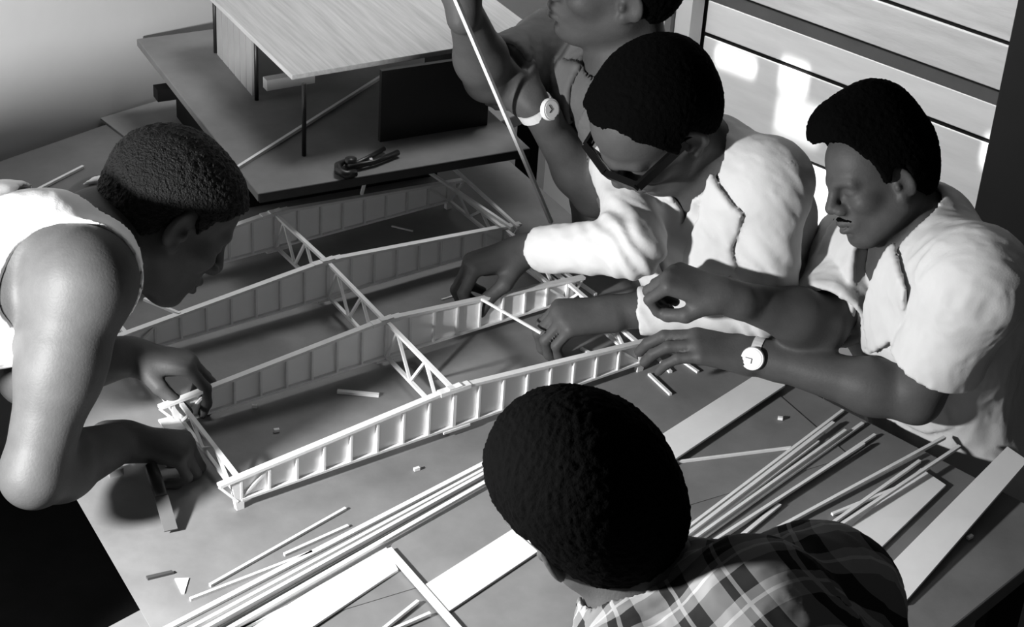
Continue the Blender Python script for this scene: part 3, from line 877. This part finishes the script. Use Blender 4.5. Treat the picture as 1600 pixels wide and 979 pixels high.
garment('vest', J1, vest_cloth, p1, .007, [], hem=.05, neck=[(J1['N'] - J1['R'][2] * .005 + J1['R'][0] * .01, J1['H'], .134, .10)],
        holes=[(J1['N'] - J1['R'][0] * .06 + J1['R'][2] * .005, .082), (J1['SR'] - J1['R'][1] * .055 - J1['R'][2] * .03, .113), (J1['SL'] + J1['R'][1] * .055 - J1['R'][2] * .03, .118)], wr=.0015, seed=2)
trousers(J1, trouser_m, p1, [V(-.95, -.38, -.27), V(-.92, -.62, -.27)], [V(-1.05, -.35, FLOOR), V(-1.02, -.66, FLOOR)])

# ---- man in a dark shirt at the back, holding a long stick
R2h = frame3(cd(-.95, .0, -.15), cd(.1, .75, -.65))
J2 = dict(H=head_at((986, 10), 3.19, 1, R2h, 1.06), N=at(990, 122, 3.33), SL=at(1040, 200, 3.20), SR=at(870, 85, 3.50),
          EL=at(930, 302, 3.42), WL=at(834, 165, 3.30), ER=at(762, 122, 3.30), WR=at(722, 2, 3.12), Pv=at(1010, 420, 3.72))
p2, tips2 = person('person', 'man in a dark shirt at the back raising a long stick', J2, R2h, 1.06,
    dict(L=dict(x=cd(-.75, .60, -.1), back=cd(-.35, -.25, -.9), curl=(60, 70, 40), spread=1, thumb=[(.7, .5, -.5), (.9, .1, -.4), (.8, -.2, -.5)]),
         R=dict(x=cd(0, 1, -.1), back=cd(.5, -.1, -.85), curl=(55, 70, 40), spread=1)), h=.0036)
hair_mesh(J2['H'], R2h, 1.06, .012, 11, .0022, m=hair_m, parent=p2, h=.0034)
garment('shirt', J2, dark_cloth, p2, .013, [(J2['SL'], J2['EL'], J2['WL'], 0.55, .074, .074, .06), (J2['SR'], J2['ER'], J2['WR'], .82, .072, .064, .06)], hem=.06,
        neck=[(J2['N'] + J2['R'][0] * .02, J2['H'], .068, .066)],
        lapels=[([(-.040, .05), (-.105, .02), (-.075, -.085), (-.012, -.05)], .007, .004), (mirror([(-.040, .05), (-.105, .02), (-.075, -.085), (-.012, -.05)]), .007, .004)], wr=.004, seed=5)
trousers(J2, trouser_m, p2, [J2['Pv'] + V(-.05, -.02, -.36), J2['Pv'] + V(.08, .1, -.36)], [V(J2['Pv'][0] + .0, J2['Pv'][1] + .02, FLOOR), V(J2['Pv'][0] + .12, J2['Pv'][1] + .16, FLOOR)])
watch(lerp(J2['EL'], J2['WL'], .97), J2['WL'] - J2['EL'], cd(.2, .3, -.9), .031, p2, strap_m, steel_w)

# ---- man in a white jacket with sunglasses
R3h = frame3(cd(-.629, -.774, .074), cd(-.528, .355, -.772))
J3 = dict(H=at(1026, 190, 3.05), N=at(1112, 262, 3.16), SR=at(985, 262, 3.28), SL=at(1204, 286, 3.10),
          ER=at(990, 385, 3.08), WR=at(822, 390, 3.28), EL=at(1196, 476, 3.15), WL=at(968, 487, 3.17), Pv=at(1142, 560, 3.47))
p3, tips3 = person('person', 'man in a white long-sleeved jacket and sunglasses pinching a small stick', J3, R3h, 1.02,
    dict(R=dict(s=1.1, x=cd(-.80, -.22, -.10), back=cd(-.25, .85, -.40), each=[(52, 38, 18), (50, 48, 25), (52, 55, 30), (52, 60, 30)], spread=2, thumb=[(.72, .38, -.55), (.88, .0, -.45), (.62, -.05, -.75)]),
         L=dict(s=1.1, x=cd(-.90, -.10, -.05), back=cd(.0, .80, -.60), curl=(48, 50, 30), spread=4, thumb=[(.7, .45, -.55), (.85, .1, -.55), (.9, -.05, -.5)])), h=.0031, aw=.86, dl=.048)
hair_mesh(J3['H'], R3h, 1.02, .017, 21, .0014, m=hair_m, parent=p3, bald=.012, hz=[-.055, -.060, -.050, -.030, .030, .030, .012, .004, .040, .072, .098, .110, .120, .130])
L3 = [(-.045, .055), (-.115, .015), (-.10, -.05), (-.115, -.075), (-.012, -.26), (-.006, -.20)]
garment('jacket', J3, white_cloth, p3, .011, [(J3['SL'], J3['EL'], J3['WL'], 1.86, .056, .050, .038), (J3['SR'], J3['ER'], J3['WR'], 1.86, .056, .047, .038)], hem=.14,
        neck=[(J3['N'] + J3['R'][0] * .025, J3['H'], .070, .068)], vee=[(-.04, .06), (.04, .06), (.0, -.055)],
        collar=(J3['N'] + J3['R'][0] * .012 - J3['R'][2] * .01, lerp(J3['N'], J3['H'], .6), .075, .073, .0038, .0, .04),
        lapels=[(L3, .010, .0042), (mirror(L3), .010, .0042), ([(.05, -.30), (.13, -.30), (.13, -.40), (.05, -.40)], .002, .003)], wr=.003, wsc=24, seed=8)
trousers(J3, trouser_m, p3, [J3['Pv'] + V(-.10, .05, -.28), J3['Pv'] + V(.02, -.10, -.28)], [V(J3['Pv'][0] + .0, J3['Pv'][1] + .10, FLOOR), V(J3['Pv'][0] + .08, J3['Pv'][1] - .06, FLOOR)])
def facept(H, R, s, x, y, z): return H + (R[0] * x + R[1] * y + R[2] * z) * s
def glasses(name, H, R, s, parent, mframe, mlens, thick=.004, bold=False):
    g = lambda x, y, z: facept(H, R, s, x, y, z)
    e = bpy.data.objects.new(name, None); col.objects.link(e); e.empty_display_size = .02
    e.parent = parent; e.location = tuple(g(.1, 0, 0) - world_loc(parent))
    for y in (-1, 1):
        out = [(.108, .010, .012), (.106, .034, .018), (.096, .058, .018), (.095, .056, -.004), (.103, .036, -.018), (.108, .014, -.012)]
        v = [g(x_, y_ * y, z_) for x_, y_, z_ in out] + [g(x_ - .003, y_ * y, z_) for x_, y_, z_ in out]
        n = len(out)
        f = [tuple(range(n)), tuple(range(2 * n - 1, n - 1, -1))] + [(i, n + i, n + (i + 1) % n, (i + 1) % n) for i in range(n)]
        mesh_obj('lens', v, f if y < 0 else [tuple(reversed(q_)) for q_ in f], mlens, e, origin=np.mean(v, 0))
        loop = [g(x_ - .0015, y_ * y, z_) for x_, y_, z_ in out + out[:2]]
        tube('rim', loop, thick * .5, mframe, e, 6)
        tube('temple', [g(.094, .060 * y, .016), g(.05, .074 * y, .014), g(-.004, .079 * y, .014), g(-.03, .078 * y, -.004)], thick * .6, mframe, e, 6)
    if bold:
        for y in (-1, 1):
            v, f = bar_geo(g(.112, .002 * y, .015), g(.098, .066 * y, .018), .011, .014, up=R[2])
            mesh_obj('brow_bar', v, f, mframe, e, origin=v.mean(0))
            v, f = bar_geo(g(.098, .066 * y, .016), g(.0, .083 * y, .015), .006, .018, up=R[2])
            mesh_obj('temple', v, f, mframe, e, origin=v.mean(0))
    tube('bridge', [g(.107, -.010, .010), g(.110, 0, .013), g(.107, .010, .010)], thick * .7, mframe, e, 6)
    return e
glasses('sunglasses', J3['H'], R3h, 1.02, p3, mat('sunglass_frame', .002, .4, .12), mat('dark_lens', .002, .1, .3), bold=True)

# ---- man in a white short-sleeved shirt at right
R4h = frame3(cd(-.90, -.37, -.20), cd(-.34, .90, -.27))
J4 = dict(H=head_at((1413, 285), 3.0, 1, R4h, .84), N=at(1446, 374, 3.13), SL=at(1526, 444, 2.98), SR=at(1350, 396, 3.25),
          EL=at(1432, 622, 3.10), WL=at(1182, 557, 3.13), ER=at(1288, 505, 3.13), WR=at(1132, 462, 3.02), Pv=at(1500, 712, 3.39))
p4, tips4 = person('person', 'man in a white short-sleeved shirt with a wristwatch at right', J4, R4h, .84,
    dict(L=dict(s=1.12, x=cd(-.93, .22, .05), back=cd(.05, .75, -.60), curl=(18, 28, 18), spread=3, thumb=[(.7, .45, -.5), (.85, .2, -.5), (.9, .0, -.5)]),
         R=dict(x=cd(-.85, .30, .05), back=cd(.1, .70, -.65), curl=(60, 75, 40), spread=1, thumb=[(.7, .4, -.6), (.8, -.2, -.55), (.5, -.6, -.6)])), h=.0032)
hair_mesh(J4['H'], R4h, .84, .012, 33, .0016, m=hair_m, parent=p4, tache=True, bald=.01, hz=[-.055, -.060, -.050, -.030, .030, .030, .012, .004, .034, .056, .080, .096, .106, .112], extra=[((.056, 0, .112), (.054, .060, .056)), ((-.015, 0, .105), (.088, .072, .080))])
L4 = [(-.05, .06), (-.13, .03), (-.112, -.06), (-.03, -.13), (-.012, -.06)]
garment('shirt', J4, white_cloth, p4, .016, [(J4['SL'], J4['EL'], J4['WL'], .68, .070, .076, .08), (J4['SR'], J4['ER'], J4['WR'], .92, .070, .066, .07)], hem=.12,
        neck=[(J4['N'] + J4['R'][0] * .025, J4['H'], .076, .074)], vee=[(-.06, .07), (.06, .07), (.0, -.16)],
        collar=(J4['N'] + J4['R'][0] * .012 - J4['R'][2] * .01, lerp(J4['N'], J4['H'], .6), .080, .078, .0038, .0, .035),
        lapels=[(L4, .010, .0042), (mirror(L4), .010, .0042), ([(.045, -.17), (.125, -.17), (.125, -.27), (.085, -.285), (.045, -.27)], .002, .003), ([(-.012, -.1), (.014, -.1), (.014, -.6), (-.012, -.6)], .001, .003)], wr=.004, wsc=22, seed=13)
trousers(J4, trouser_m, p4, [J4['Pv'] + V(-.06, -.14, -.28), J4['Pv'] + V(-.10, .06, -.28)], [V(J4['Pv'][0] + .03, J4['Pv'][1] - .10, FLOOR), V(J4['Pv'][0] + .0, J4['Pv'][1] + .10, FLOOR)])
watch(lerp(J4['EL'], J4['WL'], 1.0), J4['WL'] - J4['EL'], cd(.05, -.15, -1), .030, p4, strap_m, steel_w)

# ---- man in a plaid shirt with glasses, back to the camera
R5h = frame3(cd(-.513, .219, .830), cd(-.481, .727, -.49))
J5 = dict(H=at(926, 778, 2.06), N=at(1032, 962, 2.10), SR=at(1285, 945, 2.14), SL=at(905, 1200, 2.12),
          ER=at(1330, 1180, 2.22), WR=at(1150, 1180, 2.35), EL=at(800, 1330, 2.25), WL=at(800, 1200, 2.38), Pv=at(1390, 1420, 1.95))
p5, tips5 = person('person', 'man in a plaid shirt and glasses in the foreground, seen from behind', J5, R5h, 1.06,
    dict(R=dict(x=cd(-.8, .1, .5), back=cd(0, .8, -.5)), L=dict(x=cd(.3, .3, .8), back=cd(0, .8, -.5))), h=.0034)
hair_mesh(J5['H'], R5h, 1.06, .012, 41, .0016, m=hair_m, parent=p5)
plaid = bpy.data.materials.new('plaid_cloth'); plaid.use_nodes = True
def plaid_nodes(m):
    nt = m.node_tree; b = nt.nodes['Principled BSDF']; b.inputs['Roughness'].default_value = .85; b.inputs['Specular IOR Level'].default_value = .1
    uv = nt.nodes.new('ShaderNodeUVMap'); uv.uv_map = 'torso'
    sp = nt.nodes.new('ShaderNodeSeparateXYZ'); nt.links.new(uv.outputs[0], sp.inputs[0])
    def M(op, a, b_=None, c=None):
        n = nt.nodes.new('ShaderNodeMath'); n.operation = op
        for i, x in enumerate((a, b_, c)):
            if x is None: continue
            if isinstance(x, (int, float)): n.inputs[i].default_value = x
            else: nt.links.new(x, n.inputs[i])
        return n.outputs[0]
    def band(c, per, wd, ph):
        fr = M('FRACT', M('ADD', M('MULTIPLY', c, 1 / per), ph)); return M('LESS_THAN', fr, wd)
    u, v = sp.outputs[0], sp.outputs[1]
    big = M('ADD', band(u, .062, .5, .1), band(v, .062, .5, .3))
    thin = M('MAXIMUM', band(u, .062, .07, .82), band(v, .062, .07, .55))
    g = M('SUBTRACT', .25, M('MULTIPLY', big, .116)); g = M('ADD', g, M('MULTIPLY', thin, .14))
    nt.links.new(g, b.inputs['Base Color'])
plaid_nodes(plaid)
garment('plaid_shirt', J5, plaid, p5, .016, [(J5['SR'], J5['ER'], J5['WR'], .85, .080, .078, .07), (J5['SL'], J5['EL'], J5['WL'], .85, .080, .078, .07)], hem=.08,
        neck=[(J5['N'] + J5['R'][0] * .015, J5['H'], .068, .066)],
        collar=(J5['N'] - J5['R'][2] * .01, lerp(J5['N'], J5['H'], .6), .075, .073, .0042, .0, .045), wr=.004, seed=17, uvmap=True)
trousers(J5, trouser_m, p5, [J5['Pv'] + V(-.06, -.04, -.52), J5['Pv'] + V(.06, .08, -.52)], [V(J5['Pv'][0] - .04, J5['Pv'][1] - .09, FLOOR), V(J5['Pv'][0] + .09, J5['Pv'][1] + .05, FLOOR)])
glasses('spectacles', J5['H'], R5h, 1.06, p5, mat('glasses_frame', .05, .3, .5), mat('clear_lens', .06, .05, .6), .005)

# ------------------------------------------------------------------ things held in the hands
hp = lerp(tips2['L'][1], tips2['L'][4], .5)
stick(at(700, -30, 2.99), on(861, 347, .04), .007, .006, 'long thin stick held up by the man in the dark shirt')
stick(on(752, 467, .095), on(845, 520, .075), .0035, .0035, 'thin stick pinched between both hands of the man in sunglasses')
kn = empty('trimming_knife', at(258, 790, 2.95), 'trimming knife with a wide blade held in the left man\'s fist', 'knife')
ka, kb, kc = on(236, 728, .05), on(252, 775, .035), on(267, 828, .008)
tube('knife_handle', [ka, lerp(ka, kb, .5), kb], [.010, .011, .009], mat('knife_handle_dark', .02, .5), kn, 10)
bar('blade', kb, kc, .020, .003, mat('blade_steel', .12, .45, .5), kn)
if False:
    for n, J in (('P1', J1), ('P2', J2), ('P3', J3), ('P4', J4), ('P5', J5)):
        d = lambda a, b: round(float(np.linalg.norm(J[a] - J[b])), 3)
        print(n, 'HN', d('H', 'N'), 'SS', d('SL', 'SR'), 'UL', d('SL', 'EL'), 'FL', d('EL', 'WL'), 'UR', d('SR', 'ER'), 'FR', d('ER', 'WR'), 'NP', d('N', 'Pv'), 'Pv', J['Pv'].round(2), 'H', J['H'].round(2))
